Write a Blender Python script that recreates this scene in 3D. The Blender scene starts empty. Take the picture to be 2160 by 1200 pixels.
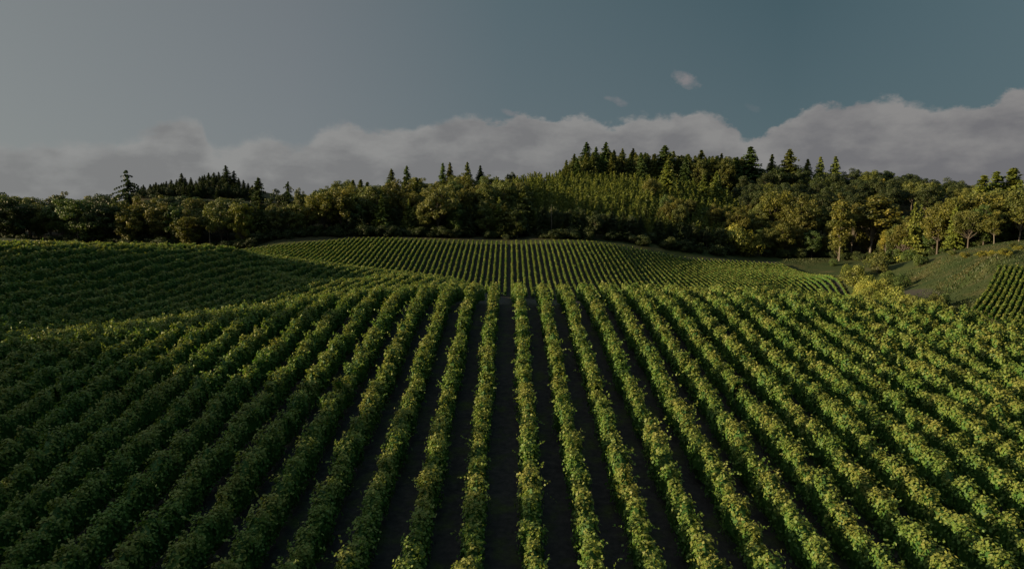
import bpy, math, random
import numpy as np

# tuning
SUNEL, SUNAZ = 12.0, -96.0
EXPO = 1.15
ZENITH_FILL = -2.4  # negative: brightens the unseen upper sky as fill for the shadows
SKY_HI = [(120, 126, 127), (105, 112, 117), (78, 97, 104), (53, 78, 86), (77, 99, 106)]
SKY_LO = [(135, 139, 139), (120, 126, 130), (99, 111, 117), (84, 102, 109), (82, 100, 107)]
QUALITY = 1.0
VINE_STOPS = [(0.1, (.036, .096, .020)), (0.4, (.080, .150, .027)), (0.75, (.168, .178, .040)), (1.0, (.190, .188, .050))]  # green low stops tint for shade, yellow high ones for sunlit tops
TREE_STOPS = [(0.1, (.030, .046, .016)), (0.5, (.075, .088, .026)), (0.9, (.130, .132, .040))]
GRASS_STOPS = [(0.1, (.020, .038, .011)), (0.5, (.032, .048, .015)), (0.9, (.065, .066, .024))]
SHADE = ([(-64, 50, 10.5, .8, 'full'), (-64, 34, 6.9, 1.0, 'full'), (-67, 29, 7.2, 1.0, 'oak'), (-62, 25, 6.6, 1.0, 'full'), (-66, 20, 6.9, 1.0, 'full'), (-70, 38, 6.0, 1.1, 'oak'), (-75, 62, 9.0, .8, 'oak')]
         + [(-59 - (i % 3), 14 + 2.6 * i, 4.3 + .6 * (i % 4), 1.1, 'bush') for i in range(13)])

rng = np.random.default_rng(7)
random.seed(7)
scene = bpy.context.scene

# ------------------------------------------------------------------ camera
PITCH = math.atan(150 / 1440)      # looking slightly down
FOC = 1440.0                       # focal length in photo pixels (2160 wide)
CZ = 30.0                          # camera height above datum
cam_data = bpy.data.cameras.new('camera')
cam_data.sensor_width = 36.0
cam_data.lens = 24.0
cam_data.clip_end = 6000.0
cam = bpy.data.objects.new('camera', cam_data)
scene.collection.objects.link(cam)
cam.location = (0, 0, CZ)
cam.rotation_euler = (math.pi / 2 - PITCH, 0, math.radians(-0.2))
scene.camera = cam

# ------------------------------------------------------------------ sun and sky
SUN_EL, SUN_AZ = math.radians(SUNEL), math.radians(SUNAZ)      # azimuth from +Y towards +X
sun_dir = (math.cos(SUN_EL) * math.sin(SUN_AZ), math.cos(SUN_EL) * math.cos(SUN_AZ), math.sin(SUN_EL))
sun_data = bpy.data.lights.new('sun', 'SUN')
sun_data.energy = 5.0
sun_data.angle = math.radians(0.6)
sun_data.color = (1.0, 0.77, 0.45)
sun = bpy.data.objects.new('sun', sun_data)
scene.collection.objects.link(sun)
from mathutils import Vector
sun.rotation_euler = Vector(sun_dir).to_track_quat('Z', 'Y').to_euler()

world = bpy.data.worlds.new('World')
scene.world = world
world.use_nodes = True
wt = world.node_tree
WN, WL = wt.nodes, wt.links


def wnode(kind, **kw):
    n = WN.new(kind)
    for k, v in kw.items():
        setattr(n, k, v)
    return n


def wmath(op, a, b=None, c=None, clamp=False):
    n = WN.new('ShaderNodeMath')
    n.operation = op
    n.use_clamp = clamp
    for i, v in enumerate((a, b, c)):
        if v is None:
            continue
        if isinstance(v, (int, float)):
            n.inputs[i].default_value = v
        else:
            WL.new(v, n.inputs[i])
    return n.outputs[0]


def wmix(f, a, b):
    n = WN.new('ShaderNodeMix')
    n.data_type = 'RGBA'
    for i, v in ((0, f), (6, a), (7, b)):
        if isinstance(v, (int, float)):
            n.inputs[i].default_value = v
        elif isinstance(v, tuple):
            n.inputs[i].default_value = v + (1.0,)
        else:
            WL.new(v, n.inputs[i])
    return n.outputs[2]


def lin(r, g, b):
    f = lambda c: ((c / 255 + 0.055) / 1.055) ** 2.4 if c > 10 else c / 255 / 12.92
    return (f(r), f(g), f(b))


sky = wnode('ShaderNodeTexSky', sky_type='NISHITA', sun_disc=False)
sky.sun_elevation = SUN_EL
sky.sun_rotation = SUN_AZ % (2 * math.pi)
sky.altitude = 200
tc = wnode('ShaderNodeTexCoord')
sep = wnode('ShaderNodeSeparateXYZ')
WL.new(tc.outputs['Generated'], sep.inputs[0])
dx, dy, dz = sep.outputs
hor = wmath('SQRT', wmath('ADD', wmath('MULTIPLY', dx, dx), wmath('MULTIPLY', dy, dy)))
az = wmath('ARCTAN2', dx, dy)                       # 0 ahead, + to the right
el = wmath('ARCTAN2', dz, hor)
# clear-sky colour: hazy and pale towards the sun on the left, teal away from it and overhead
STR = 0.1
KEX = 2.0 ** -EXPO                                  # the picture is exposed EXPO stops up, the sky is that much dimmer


def sc(c, k=1.0):
    return tuple(v * k * KEX / STR for v in c)


t_az = wmath('MULTIPLY_ADD', az, 1 / 1.35, 0.52, clamp=True)
t_el = wmath('MULTIPLY', el, 1 / 0.42, clamp=True)
ramp_hi = wnode('ShaderNodeValToRGB')
ramp_lo = wnode('ShaderNodeValToRGB')


def set_ramp(r, stops):
    e = r.color_ramp.elements
    while len(e) < len(stops):
        e.new(0.5)
    for i, (p, c) in enumerate(stops):
        e[i].position = p
        e[i].color = lin(*c) + (1,)


set_ramp(ramp_hi, [(0.0, SKY_HI[0]), (0.3, SKY_HI[1]), (0.52, SKY_HI[2]), (0.8, SKY_HI[3]), (1.0, SKY_HI[4])])
set_ramp(ramp_lo, [(0.0, SKY_LO[0]), (0.3, SKY_LO[1]), (0.52, SKY_LO[2]), (0.8, SKY_LO[3]), (1.0, SKY_LO[4])])
for r in (ramp_hi, ramp_lo):
    WL.new(t_az, r.inputs[0])
grad = wmix(t_el, ramp_lo.outputs[0], ramp_hi.outputs[0])
g10 = wnode('ShaderNodeVectorMath', operation='SCALE')
WL.new(grad, g10.inputs[0])
g10.inputs['Scale'].default_value = KEX / STR
clear = wmix(0.98, sky.outputs[0], g10.outputs[0])

# cloud bank: top edge as a curve over the azimuth, broken up by noise
TOP = [(-500, 330), (0, 285), (60, 300), (140, 288), (230, 290), (320, 262), (370, 246), (420, 244), (450, 300), (490, 300), (520, 282), (570, 274), (620, 292),
       (670, 262), (720, 250), (770, 262), (830, 276), (900, 252), (980, 240), (1040, 250), (1100, 240), (1170, 248), (1225, 238),
       (1280, 256), (1345, 240), (1420, 240), (1480, 230), (1535, 246), (1565, 276), (1595, 292), (1625, 274), (1680, 238), (1730, 214), (1790, 214),
       (1880, 197), (1960, 204), (2035, 212), (2075, 220), (2130, 196), (2250, 186), (2600, 250)]
fc = wnode('ShaderNodeFloatCurve')
cu = fc.mapping.curves[0]
AZ0, AZR = -0.95, 1.9


def azel(px, py):
    a, c = (px - 1075) / FOC, (600 - py) / FOC
    y = math.cos(PITCH) + c * math.sin(PITCH)
    z = -math.sin(PITCH) + c * math.cos(PITCH)
    return math.atan2(a, y), math.atan2(z, math.hypot(a, y))


pts = [((azel(*p)[0] - AZ0) / AZR, azel(*p)[1] / 0.3) for p in TOP]
while len(cu.points) < len(pts):
    cu.points.new(0.5, 0.5)
for p, q in zip(cu.points, pts):
    p.location = (min(max(q[0], 0), 1), q[1])
fc.mapping.update()
WL.new(wmath('MULTIPLY_ADD', az, 1 / AZR, -AZ0 / AZR, clamp=True), fc.inputs['Value'])
top = wmath('MULTIPLY', fc.outputs[0], 0.3)


def wnoise(scale, detail, zs=1.0, rough=0.55, off=0.0):
    m = wnode('ShaderNodeMapping')
    m.inputs['Scale'].default_value = (1, 1, zs)
    m.inputs['Location'].default_value = (off, off * .7, 0)
    WL.new(tc.outputs['Generated'], m.inputs[0])
    n = wnode('ShaderNodeTexNoise')
    n.inputs['Scale'].default_value = scale
    n.inputs['Detail'].default_value = detail
    n.inputs['Roughness'].default_value = rough
    WL.new(m.outputs[0], n.inputs['Vector'])
    return n.outputs[0]


n_edge = wnoise(16, 8, 1.6, 0.62)
n_fine = wnoise(55, 6, 1.5, 0.6, 3.1)
n_body = wnoise(6, 8, 3.5, 0.6, 1.7)
n_body = wnoise(6, 8, 3.5, 0.6, 1.7)
h_in = wmath('SUBTRACT', top, el)                    # depth below the cloud top, radians
jag = wmath('MULTIPLY_ADD', n_edge, 0.05, wmath('MULTIPLY_ADD', n_fine, 0.02, -0.035))
h_j = wmath('ADD', h_in, jag)
soft = wmath('MULTIPLY_ADD', n_body, 0.036, wmath('MULTIPLY_ADD', az, -0.010, -0.004))
mask = wmath('MULTIPLY', wmath('DIVIDE', h_j, wmath('MAXIMUM', soft, 0.005)), 1.0, clamp=True)
mask = wmath('MULTIPLY', wmath('MULTIPLY', mask, mask), wmath('MULTIPLY_ADD', mask, -2, 3))
# shade inside the bank: sunlit billow tops, mauve-grey body, relief from the noise towards the sun
lit = wmath('MULTIPLY_ADD', h_j, -1 / 0.07, 1.0, clamp=True)
n_b2 = wnoise(13, 7, 2.0, 0.55, 1.7)
n_b3 = wnoise(13, 7, 2.0, 0.55, 1.7 + 0.16)
relief = wmath('SUBTRACT', n_b2, n_b3)
lit = wmath('MULTIPLY_ADD', relief, 2.4, wmath('MULTIPLY_ADD', wmath('SUBTRACT', n_body, 0.5), 1.6, wmath('MULTIPLY', lit, 0.9)), clamp=True)
top_c = wmix(wmath('MULTIPLY_ADD', az, 0.75, 0.5, clamp=True), sc(lin(144, 145, 144)), sc(lin(137, 135, 134)))
body_c = wmix(wmath('MULTIPLY_ADD', az, 0.75, 0.5, clamp=True), sc(lin(125, 126, 126)), sc(lin(111, 110, 113)))
cloud_c = wmix(lit, body_c, top_c)
low_haze = wmath('MULTIPLY_ADD', el, -1 / 0.05, 1.3, clamp=True)
withc = wmix(wmath('MULTIPLY', mask, 0.96), clear, cloud_c)


def puff(src, px, py, rx, ry, k):
    a0, e0 = azel(px, py)
    u = wmath('DIVIDE', wmath('SUBTRACT', az, a0), rx)
    v = wmath('DIVIDE', wmath('SUBTRACT', wmath('MULTIPLY_ADD', wmath('SUBTRACT', az, a0), 0.35, el), e0), ry)
    d = wmath('ADD', wmath('MULTIPLY', u, u), wmath('MULTIPLY', v, v))
    m = wmath('SUBTRACT', 1.0, d)
    m = wmath('MULTIPLY', wmath('MULTIPLY_ADD', wmath('SUBTRACT', n_fine, 0.5), 3.2, m, clamp=False), k, clamp=True)
    return wmix(m, src, sc(lin(128, 126, 128)))


withc = puff(withc, 1448, 168, 0.019, 0.012, 0.8)
withc = puff(withc, 1302, 214, 0.018, 0.006, 0.55)
withc = puff(withc, 1590, 228, 0.012, 0.005, 0.12)
withc = puff(withc, 1075, 238, 0.016, 0.006, 0.5)
zen = wmath('SUBTRACT', 1.0, wmath('MULTIPLY', wmath('MULTIPLY_ADD', el, 1 / 0.9, -0.48, clamp=True), ZENITH_FILL))
zs = wnode('ShaderNodeVectorMath', operation='SCALE')                # unseen upper sky is brightened to fill the shadows
WL.new(withc, zs.inputs[0])
sdot = wnode('ShaderNodeVectorMath', operation='DOT_PRODUCT')        # and glows around the low sun, outside the picture
WL.new(tc.outputs['Generated'], sdot.inputs[0])
sdot.inputs[1].default_value = sun_dir
glow = wmath('POWER', wmath('MAXIMUM', sdot.outputs['Value'], 0.0), 9.0)
WL.new(wmath('MULTIPLY', zen, wmath('MULTIPLY_ADD', glow, 2.5, 1.0)), zs.inputs['Scale'])
WL.new(zs.outputs[0], WN['Background'].inputs['Color'])
WN['Background'].inputs['Strength'].default_value = STR

scene.view_settings.view_transform = 'Standard'
scene.view_settings.look = 'None'
scene.view_settings.exposure = EXPO
scene.view_settings.gamma = 1.0
scene.cycles.max_bounces = 6
scene.cycles.diffuse_bounces = 3
scene.cycles.transmission_bounces = 3
scene.cycles.use_denoising = True

# ------------------------------------------------------------------ helpers


def at(px, py, Y):
    """World point at distance Y whose picture position was measured in the photo."""
    a, c = (px - 1075) / FOC, (600 - py) / FOC
    dy = math.cos(PITCH) + c * math.sin(PITCH)
    dz = -math.sin(PITCH) + c * math.cos(PITCH)
    k = Y / dy
    return a * k, Y, CZ + dz * k


def tag(o, label=None, cat=None, group=None, kind=None):
    if label:
        o['label'] = label
    if cat:
        o['category'] = cat
    if group:
        o['group'] = group
    if kind:
        o['kind'] = kind
    return o


def link(o, parent=None):
    scene.collection.objects.link(o)
    if parent is not None:
        o.parent = parent
    return o


def empty(name, loc, rz=0.0, s=1.0):
    o = bpy.data.objects.new(name, None)
    o.location = loc
    o.rotation_euler = (0, 0, rz)
    o.scale = (s, s, s) if not isinstance(s, tuple) else s
    o.empty_display_size = 0.5
    return link(o)


def mesh_from(name, verts, faces_n, loops, mat, tint=None, smooth=False):
    """verts (N,3); faces_n = vertices per face (3 or 4); loops flat indices."""
    me = bpy.data.meshes.new(name)
    nv, nl = len(verts), len(loops)
    nf = nl // faces_n
    me.vertices.add(nv)
    me.vertices.foreach_set('co', np.ascontiguousarray(verts, dtype=np.float32).ravel())
    me.loops.add(nl)
    me.loops.foreach_set('vertex_index', np.ascontiguousarray(loops, dtype=np.int32))
    me.polygons.add(nf)
    me.polygons.foreach_set('loop_start', np.arange(0, nl, faces_n, dtype=np.int32))
    if smooth:
        me.polygons.foreach_set('use_smooth', np.ones(nf, dtype=bool))
    if tint is not None:
        at_ = me.attributes.new('tint', 'FLOAT', 'FACE')
        at_.data.foreach_set('value', np.ascontiguousarray(tint, dtype=np.float32))
    me.update(calc_edges=True)
    me.materials.append(mat)
    return me


def quads_mesh(name, q, mat, tint=None):
    return mesh_from(name, q.reshape(-1, 3), 4, np.arange(len(q) * 4), mat, tint)


def unit(v):
    return v / np.maximum(np.linalg.norm(v, axis=-1, keepdims=True), 1e-9)


def leaf_quads(c, n, l, w, up=None):
    """Kite-shaped leaves: centre c, normal n, length l, width w (arrays)."""
    N = len(c)
    r = rng.normal(size=(N, 3))
    if up is not None:
        r = r * 0.6 + up
    t = unit(r - n * (r * n).sum(-1, keepdims=True))
    b = np.cross(n, t)
    l = np.broadcast_to(np.asarray(l), (N,))[:, None]
    w = np.broadcast_to(np.asarray(w), (N,))[:, None]
    return np.stack([c - t * l * .5, c + b * w * .5 - t * l * .05 - n * l * .08, c + t * l * .5 - n * l * .12, c - b * w * .5 - t * l * .05 - n * l * .08], 1)


def tube(p, r, seg=6, cap=True):
    """Tube along points p (n,3) with radii r -> verts, quad loops."""
    p = np.asarray(p, float)
    n = len(p)
    d = np.gradient(p, axis=0)
    d = unit(d)
    ref = np.where(np.abs(d[:, :1]) > 0.9, np.array([[0, 1., 0]]), np.array([[1., 0, 0]]))
    a = unit(np.cross(d, ref))
    b = np.cross(d, a)
    th = np.arange(seg) * 2 * math.pi / seg
    v = p[:, None] + np.asarray(r)[:, None, None] * (a[:, None] * np.cos(th)[None, :, None] + b[:, None] * np.sin(th)[None, :, None])
    f = []
    for i in range(n - 1):
        for j in range(seg):
            k = (j + 1) % seg
            f += [i * seg + j, i * seg + k, (i + 1) * seg + k, (i + 1) * seg + j]
    return v.reshape(-1, 3), np.array(f, dtype=np.int64)


def join_tubes(ts):
    vs, fs, o = [], [], 0
    for v, f in ts:
        vs.append(v)
        fs.append(f + o)
        o += len(v)
    return np.concatenate(vs), np.concatenate(fs)


ORD = ['first', 'second', 'third', 'fourth', 'fifth', 'sixth', 'seventh', 'eighth', 'ninth', 'tenth', 'eleventh', 'twelfth', 'thirteenth', 'fourteenth',
       'fifteenth', 'sixteenth', 'seventeenth', 'eighteenth', 'nineteenth']
TENS = ['', '', 'twenty', 'thirty', 'forty', 'fifty', 'sixty', 'seventy', 'eighty', 'ninety']


def ordinal(i):                                     # i from 1
    if i < 20:
        return ORD[i - 1]
    h, r = divmod(i, 100)
    pre = {0: '', 1: 'hundred and ', 2: 'two hundred and '}[h]
    if r == 0:
        return {1: 'hundredth', 2: 'two hundredth'}[h]
    if r < 20:
        return pre + ORD[r - 1]
    t, u = divmod(r, 10)
    return pre + (TENS[t][:-1] + 'ieth' if u == 0 else TENS[t] + '-' + ORD[u - 1])


# ------------------------------------------------------------------ materials


def material(name):
    m = bpy.data.materials.new(name)
    m.use_nodes = True
    nt = m.node_tree
    for n in list(nt.nodes):
        nt.nodes.remove(n)
    out = nt.nodes.new('ShaderNodeOutputMaterial')
    return m, nt, out


def foliage_material(name, stops, trans=0.3, rough=0.55, by_object=False, nscale=0.35, namp=0.9):
    """Leaf colour from the per-leaf tint plus a soft positional noise; thin leaves let light through."""
    m, nt, out = material(name)
    N, L = nt.nodes, nt.links
    a = N.new('ShaderNodeAttribute')
    a.attribute_name = 'tint'
    geo = N.new('ShaderNodeNewGeometry')
    no = N.new('ShaderNodeTexNoise')
    no.inputs['Scale'].default_value = nscale
    no.inputs['Detail'].default_value = 3
    L.new(geo.outputs['Position'], no.inputs['Vector'])
    ad = N.new('ShaderNodeMath')
    ad.operation = 'MULTIPLY_ADD'
    L.new(no.outputs[0], ad.inputs[0])
    ad.inputs[1].default_value = namp
    L.new(a.outputs['Fac'], ad.inputs[2])
    sb = N.new('ShaderNodeMath')
    sb.operation = 'SUBTRACT'
    sb.inputs[1].default_value = namp / 2
    L.new(ad.outputs[0], sb.inputs[0])
    rp = N.new('ShaderNodeValToRGB')
    e = rp.color_ramp.elements
    while len(e) < len(stops):
        e.new(.5)
    for i, (p, c) in enumerate(stops):
        e[i].position = p
        e[i].color = c + (1,)
    L.new(sb.outputs[0], rp.inputs[0])
    col = rp.outputs[0]
    if by_object:
        oi = N.new('ShaderNodeObjectInfo')
        mx = N.new('ShaderNodeMix')
        mx.data_type = 'RGBA'
        mx.blend_type = 'MULTIPLY'
        mx.inputs[0].default_value = 1
        L.new(col, mx.inputs[6])
        L.new(oi.outputs['Color'], mx.inputs[7])
        col = mx.outputs[2]
    pb = N.new('ShaderNodeBsdfPrincipled')
    L.new(col, pb.inputs['Base Color'])
    pb.inputs['Roughness'].default_value = rough
    pb.inputs['Specular IOR Level'].default_value = 0.25
    tr = N.new('ShaderNodeBsdfTranslucent')
    hs = N.new('ShaderNodeHueSaturation')
    hs.inputs['Value'].default_value = 1.25
    hs.inputs['Saturation'].default_value = 1.1
    L.new(col, hs.inputs['Color'])
    L.new(hs.outputs[0], tr.inputs[0])
    mix = N.new('ShaderNodeMixShader')
    mix.inputs[0].default_value = trans
    L.new(pb.outputs[0], mix.inputs[1])
    L.new(tr.outputs[0], mix.inputs[2])
    L.new(mix.outputs[0], out.inputs[0])
    return m


def wood_material(name, c1, c2, scale=6.0):
    m, nt, out = material(name)
    N, L = nt.nodes, nt.links
    t = N.new('ShaderNodeTexCoord')
    mp = N.new('ShaderNodeMapping')
    mp.inputs['Scale'].default_value = (1, 1, .2)
    L.new(t.outputs['Object'], mp.inputs[0])
    no = N.new('ShaderNodeTexNoise')
    no.inputs['Scale'].default_value = scale
    no.inputs['Detail'].default_value = 6
    L.new(mp.outputs[0], no.inputs['Vector'])
    rp = N.new('ShaderNodeValToRGB')
    rp.color_ramp.elements[0].position = .35
    rp.color_ramp.elements[1].position = .7
    rp.color_ramp.elements[0].color = c1 + (1,)
    rp.color_ramp.elements[1].color = c2 + (1,)
    L.new(no.outputs[0], rp.inputs[0])
    pb = N.new('ShaderNodeBsdfPrincipled')
    pb.inputs['Roughness'].default_value = .85
    L.new(rp.outputs[0], pb.inputs['Base Color'])
    L.new(pb.outputs[0], out.inputs[0])
    return m


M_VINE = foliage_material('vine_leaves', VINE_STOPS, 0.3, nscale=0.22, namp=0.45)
M_TREE = foliage_material('tree_leaves', TREE_STOPS, 0.25, by_object=True, nscale=0.25)
M_GRASS = foliage_material('grass_blades', GRASS_STOPS, 0.25, nscale=0.12)
M_BARK = wood_material('bark', (.045, .036, .028), (.11, .09, .07))
M_PALE = wood_material('pale_bark', (.08, .07, .056), (.17, .15, .125))
M_POST = wood_material('post_wood', (.12, .11, .10), (.30, .28, .26))

# ------------------------------------------------------------------ terrain
V=1.9
P=[]
def cp(px,py,Y,drop=V):
    x,y,z=at(px,py,Y); P.append((x,y,z-drop))
def w(x,y,z): P.append((x,y,z))
# near slope (canopy plane)
for x in (-30,-15,0,15,30,46):
    for y in (4,18,32,44,52):
        if not (x==-30 and y>44): w(x,y,CZ-12.8+.1457*(y-23.5)-V)
for x,y in ((-36,44),(-33,48),(-24,54),(-18,57.5),(-12,62)): w(x,y,CZ-12.8+.1457*(y-23.5)-V-.1)
for x in (3,12): w(x,60,CZ-12.8+.1457*36.5-V)
for x in (-6,4,14): w(x,66,CZ-7.3-V)
w(24,62,CZ-7.3-V); w(31,60,CZ-7.6-V); w(37,56,CZ-8.1-V)
w(40,52,CZ-8.7-V); w(46,60,CZ-11.5-V); w(58,50,CZ-11.0-V); w(60,20,CZ-14.5-V); w(90,40,CZ-16)
# decline past the crest, centre/right
for x,y,z in ((4,90,-10.2),(4,125,-15.5),(4,180,-23),(30,90,-12.0),(30,130,-18.5),(40,75,-11.2),(60,85,-16.5),(60,120,-21.5),(90,120,-23.5),(85,80,-18.5),(60,180,-25.5),(100,180,-27),(30,200,-26)):
    w(x,y,CZ+z-V)
# left rows past the crest: a swale, then the left hill
for px,py,Y in ((904,604,101),(978,592,165)): cp(px,py,Y)
for px,py,Y in ((60,730,56),(260,704,66),(400,685,72),(500,674,77),(640,655,88),(740,622,105),(850,603,122)): cp(px,py,Y,.1+.6*(px<600))
for px,py,Y in ((0,610,67),(250,600,82),(500,592,100),(650,590,124)): cp(px,py,Y)
for px,py,Y in ((0,522,82),(150,522,91),(300,524,103),(400,526,113),(500,528,124),(600,544,152),(700,562,174),(820,578,188),(0,520,100),(0,518,125),(0,514,165),(150,522,115),(250,525,125),(300,527,150),(400,531,145),(500,536,150)): cp(px,py,Y)
w(-95,70,CZ-6.2); w(-62,30,CZ-4.6); w(-62,5,CZ-4.8); w(-60,-20,CZ-5.0); w(-100,20,CZ-1.5); w(-100,-20,CZ-2); w(-45,20,CZ-10.5); w(-45,0,CZ-10.5)  # unseen rise left of the view, raised to shade the near rows
w(-150,90,CZ-5); w(-150,30,CZ+0); w(-110,140,CZ-9.5)
# behind the left hill
w(-100,200,CZ-12); w(-60,215,CZ-19); w(-150,180,CZ-9); w(-175,180,CZ-3); w(-190,240,CZ-8); w(-230,225,CZ-6); w(-215,300,CZ-11); w(-270,310,CZ-9); w(-250,120,CZ+1)
# far field
for px,py,Y in ((510,531,292),(560,531,285),(640,512,305),(640,545,270),(760,499,312),(760,530,280),(760,566,250),(900,503,311),(900,540,275),(900,583,245),(1075,508,310),(1075,550,270),(1075,594,240),(1240,509,310),(1240,548,272),(1240,592,242),(1350,524,315),(1350,556,280),(1350,591,250),(1450,543,320),(1450,568,285),(1450,593,255),(1600,552,325),(1600,575,290),(1600,598,262),(1680,560,320),(1790,608,262)): cp(px,py,Y)
# meadow, gully, right
cp(1720,548,335,0); cp(1780,550,330,0); cp(1740,585,290,0); cp(1880,630,215,0); cp(1800,590,265,0); cp(1990,655,165,0); cp(2040,690,120,0); cp(1900,560,290,0); cp(1960,575,240,0); cp(2030,610,200,0);
cp(2060,642,160,1.7); cp(2120,560,185,1.7); cp(2160,560,186,1.7); cp(2160,690,135,1.7);cp(2100,665,150,1.7); cp(2000,575,225,0); cp(2100,545,200,0); cp(2150,530,215,0); cp(2000,545,240,0)
w(170,150,CZ-19); w(190,190,CZ-11); w(200,240,CZ-9);w(230,150,CZ-14)
# forest hills: (px, ground py, Y)
for px,py,Y in ((60,513,318),(200,517,318),(340,523,318),(460,527,318),(600,500,325),(60,486,390),(300,480,390),(520,468,390),(600,455,380),(700,488,345),(720,445,400),(860,488,345),(860,432,410),(1000,490,345),(1000,425,415),(1075,494,345),(1075,462,370),(1075,412,430),(1120,395,470),(1250,494,345),(1250,455,375),(1250,410,440),(1250,385,490),(1400,505,345),(1400,460,380),(1400,410,450),(1400,388,490),(1550,530,350),(1550,480,390),(1550,420,450),(1550,395,490),(1700,535,355),(1700,490,390),(1700,430,450),(1700,408,490),(1850,535,345),(1850,490,380),(1850,430,440),(1850,412,480),(2000,520,300),(2000,470,360),(2000,430,440),(2120,505,270),(2120,470,330),(2150,440,420)): cp(px,py,Y,0)
# far left knoll
for px,py,Y in ((300,415,700),(415,404,690),(480,392,720),(540,410,720),(415,392,740),(240,430,700),(600,425,720)): cp(px,py,Y,0)
for x,y,z in ((-500,400,0),(-300,500,0),(-150,550,5),(0,600,18),(150,600,22),(300,600,18),(420,480,10),(420,250,0),(380,80,-8),(380,-150,-10),(0,-80,-24),(80,-60,-22),(-200,-150,0),(-400,-100,8),(-400,200,5),(-700,900,0),(-300,950,10),(0,950,5),(400,950,5),(800,800,0),(800,200,-5),(-800,200,5),(-800,-200,0),(800,-300,-8),(0,-400,-15),(0,1400,0),(-900,1400,0),(900,1400,0)): w(x,y,CZ+z)
P=np.array(P)
def _k(r2): return np.where(r2>0, np.sqrt(r2)**1.5, 0.)
S=100.
Q=P[:,:2]/S; NQ=len(Q)
D=((Q[:,None]-Q[None])**2).sum(-1)
A=np.zeros((NQ+3,NQ+3)); A[:NQ,:NQ]=_k(D)+np.eye(NQ)*2e-3; A[:NQ,NQ]=1; A[:NQ,NQ+1:]=Q; A[NQ,:NQ]=1; A[NQ+1:,:NQ]=Q.T
W=np.linalg.solve(A,np.r_[P[:,2],0,0,0])
def H(x,y):
    x=np.asarray(x,float); y=np.asarray(y,float); sh=x.shape; x=x.ravel()/S; y=y.ravel()/S; o=np.empty(len(x))
    for i in range(0,len(x),20000):
        a=x[i:i+20000]; b=y[i:i+20000]
        r=(a[:,None]-Q[None,:,0])**2+(b[:,None]-Q[None,:,1])**2
        o[i:i+20000]=_k(r)@W[:NQ]+W[NQ]+W[NQ+1]*a+W[NQ+2]*b
    return o.reshape(sh)

ax = np.concatenate([np.linspace(-900, -170, 40)[:-1], np.linspace(-170, 210, 191), np.linspace(210, 900, 38)[1:]])
ay = np.concatenate([np.linspace(-300, 0, 26)[:-1], np.linspace(0, 360, 181), np.linspace(360, 540, 46)[1:], np.linspace(540, 1400, 60)[1:]])
GX, GY = np.meshgrid(ax, ay)
GZ = H(GX, GY)
_b = 0.10 * np.sin(GX * .9 + 1.3 * np.sin(GY * .23)) * np.sin(GY * .7) * (np.hypot(GX, GY) > 60)
V3 = np.stack([GX, GY, GZ + _b], -1).reshape(-1, 3)
nx, ny = len(ax), len(ay)
ii = (np.arange(ny - 1)[:, None] * nx + np.arange(nx - 1)[None]).ravel()
fl = np.stack([ii, ii + 1, ii + nx + 1, ii + nx], 1).ravel()


def near_end(x):                                    # where the near block ends past its crest
    return np.interp(x, [-200, -3, 2, 14, 24, 31, 37, 40, 44, 60], [999, 999, 72, 70, 67, 63, 58, 54, 49, 44])


# ground cover: 0 bare vineyard soil, 1 meadow grass, 2 forest floor
m_soil = np.ones_like(GX)
yb_far = np.interp(GX, [-150, -100, -60, 0, 40, 80, 110, 133], [300, 308, 314, 313, 316, 325, 332, 336])
far = (GX > -150) & (GX < 131) & (GY > 190) & (GY < yb_far)
near = (GX > -130) & (GX < 62) & (GY < 76)
leftb = (GX < 2) & (GX > -125) & (GY < 220)
meadow = ~(far | near | leftb)
edge_f = np.interp(GX, [-900, -280, -130, -85, 0, 110, 170, 205, 230, 300, 900], [316, 314, 313, 318, 325, 345, 345, 320, 250, 240, 200])
forest = GY > edge_f
cover = np.where(forest, 2.0, np.where(meadow, 1.0, 0.0))
knoll = (np.hypot((GX + 320) / 60, (GY - 690) / 22) < 1)
cover = np.where(knoll, 1.0, cover)

gm, gt, gout = material('ground_cover')
N, L = gt.nodes, gt.links
ga = N.new('ShaderNodeAttribute')
ga.attribute_name = 'cover'
geo = N.new('ShaderNodeNewGeometry')


def gnoise(scale, detail=6, rough=.6):
    n = N.new('ShaderNodeTexNoise')
    n.inputs['Scale'].default_value = scale
    n.inputs['Detail'].default_value = detail
    n.inputs['Roughness'].default_value = rough
    L.new(geo.outputs['Position'], n.inputs['Vector'])
    return n.outputs[0]


def gramp(src, stops):
    r = N.new('ShaderNodeValToRGB')
    e = r.color_ramp.elements
    while len(e) < len(stops):
        e.new(.5)
    for i, (p, c) in enumerate(stops):
        e[i].position = p
        e[i].color = c + (1,)
    L.new(src, r.inputs[0])
    return r.outputs[0]


def gmix(f, a, b):
    n = N.new('ShaderNodeMix')
    n.data_type = 'RGBA'
    for i, v in ((0, f), (6, a), (7, b)):
        if isinstance(v, float):
            n.inputs[i].default_value = v
        else:
            L.new(v, n.inputs[i])
    return n.outputs[2]


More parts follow.
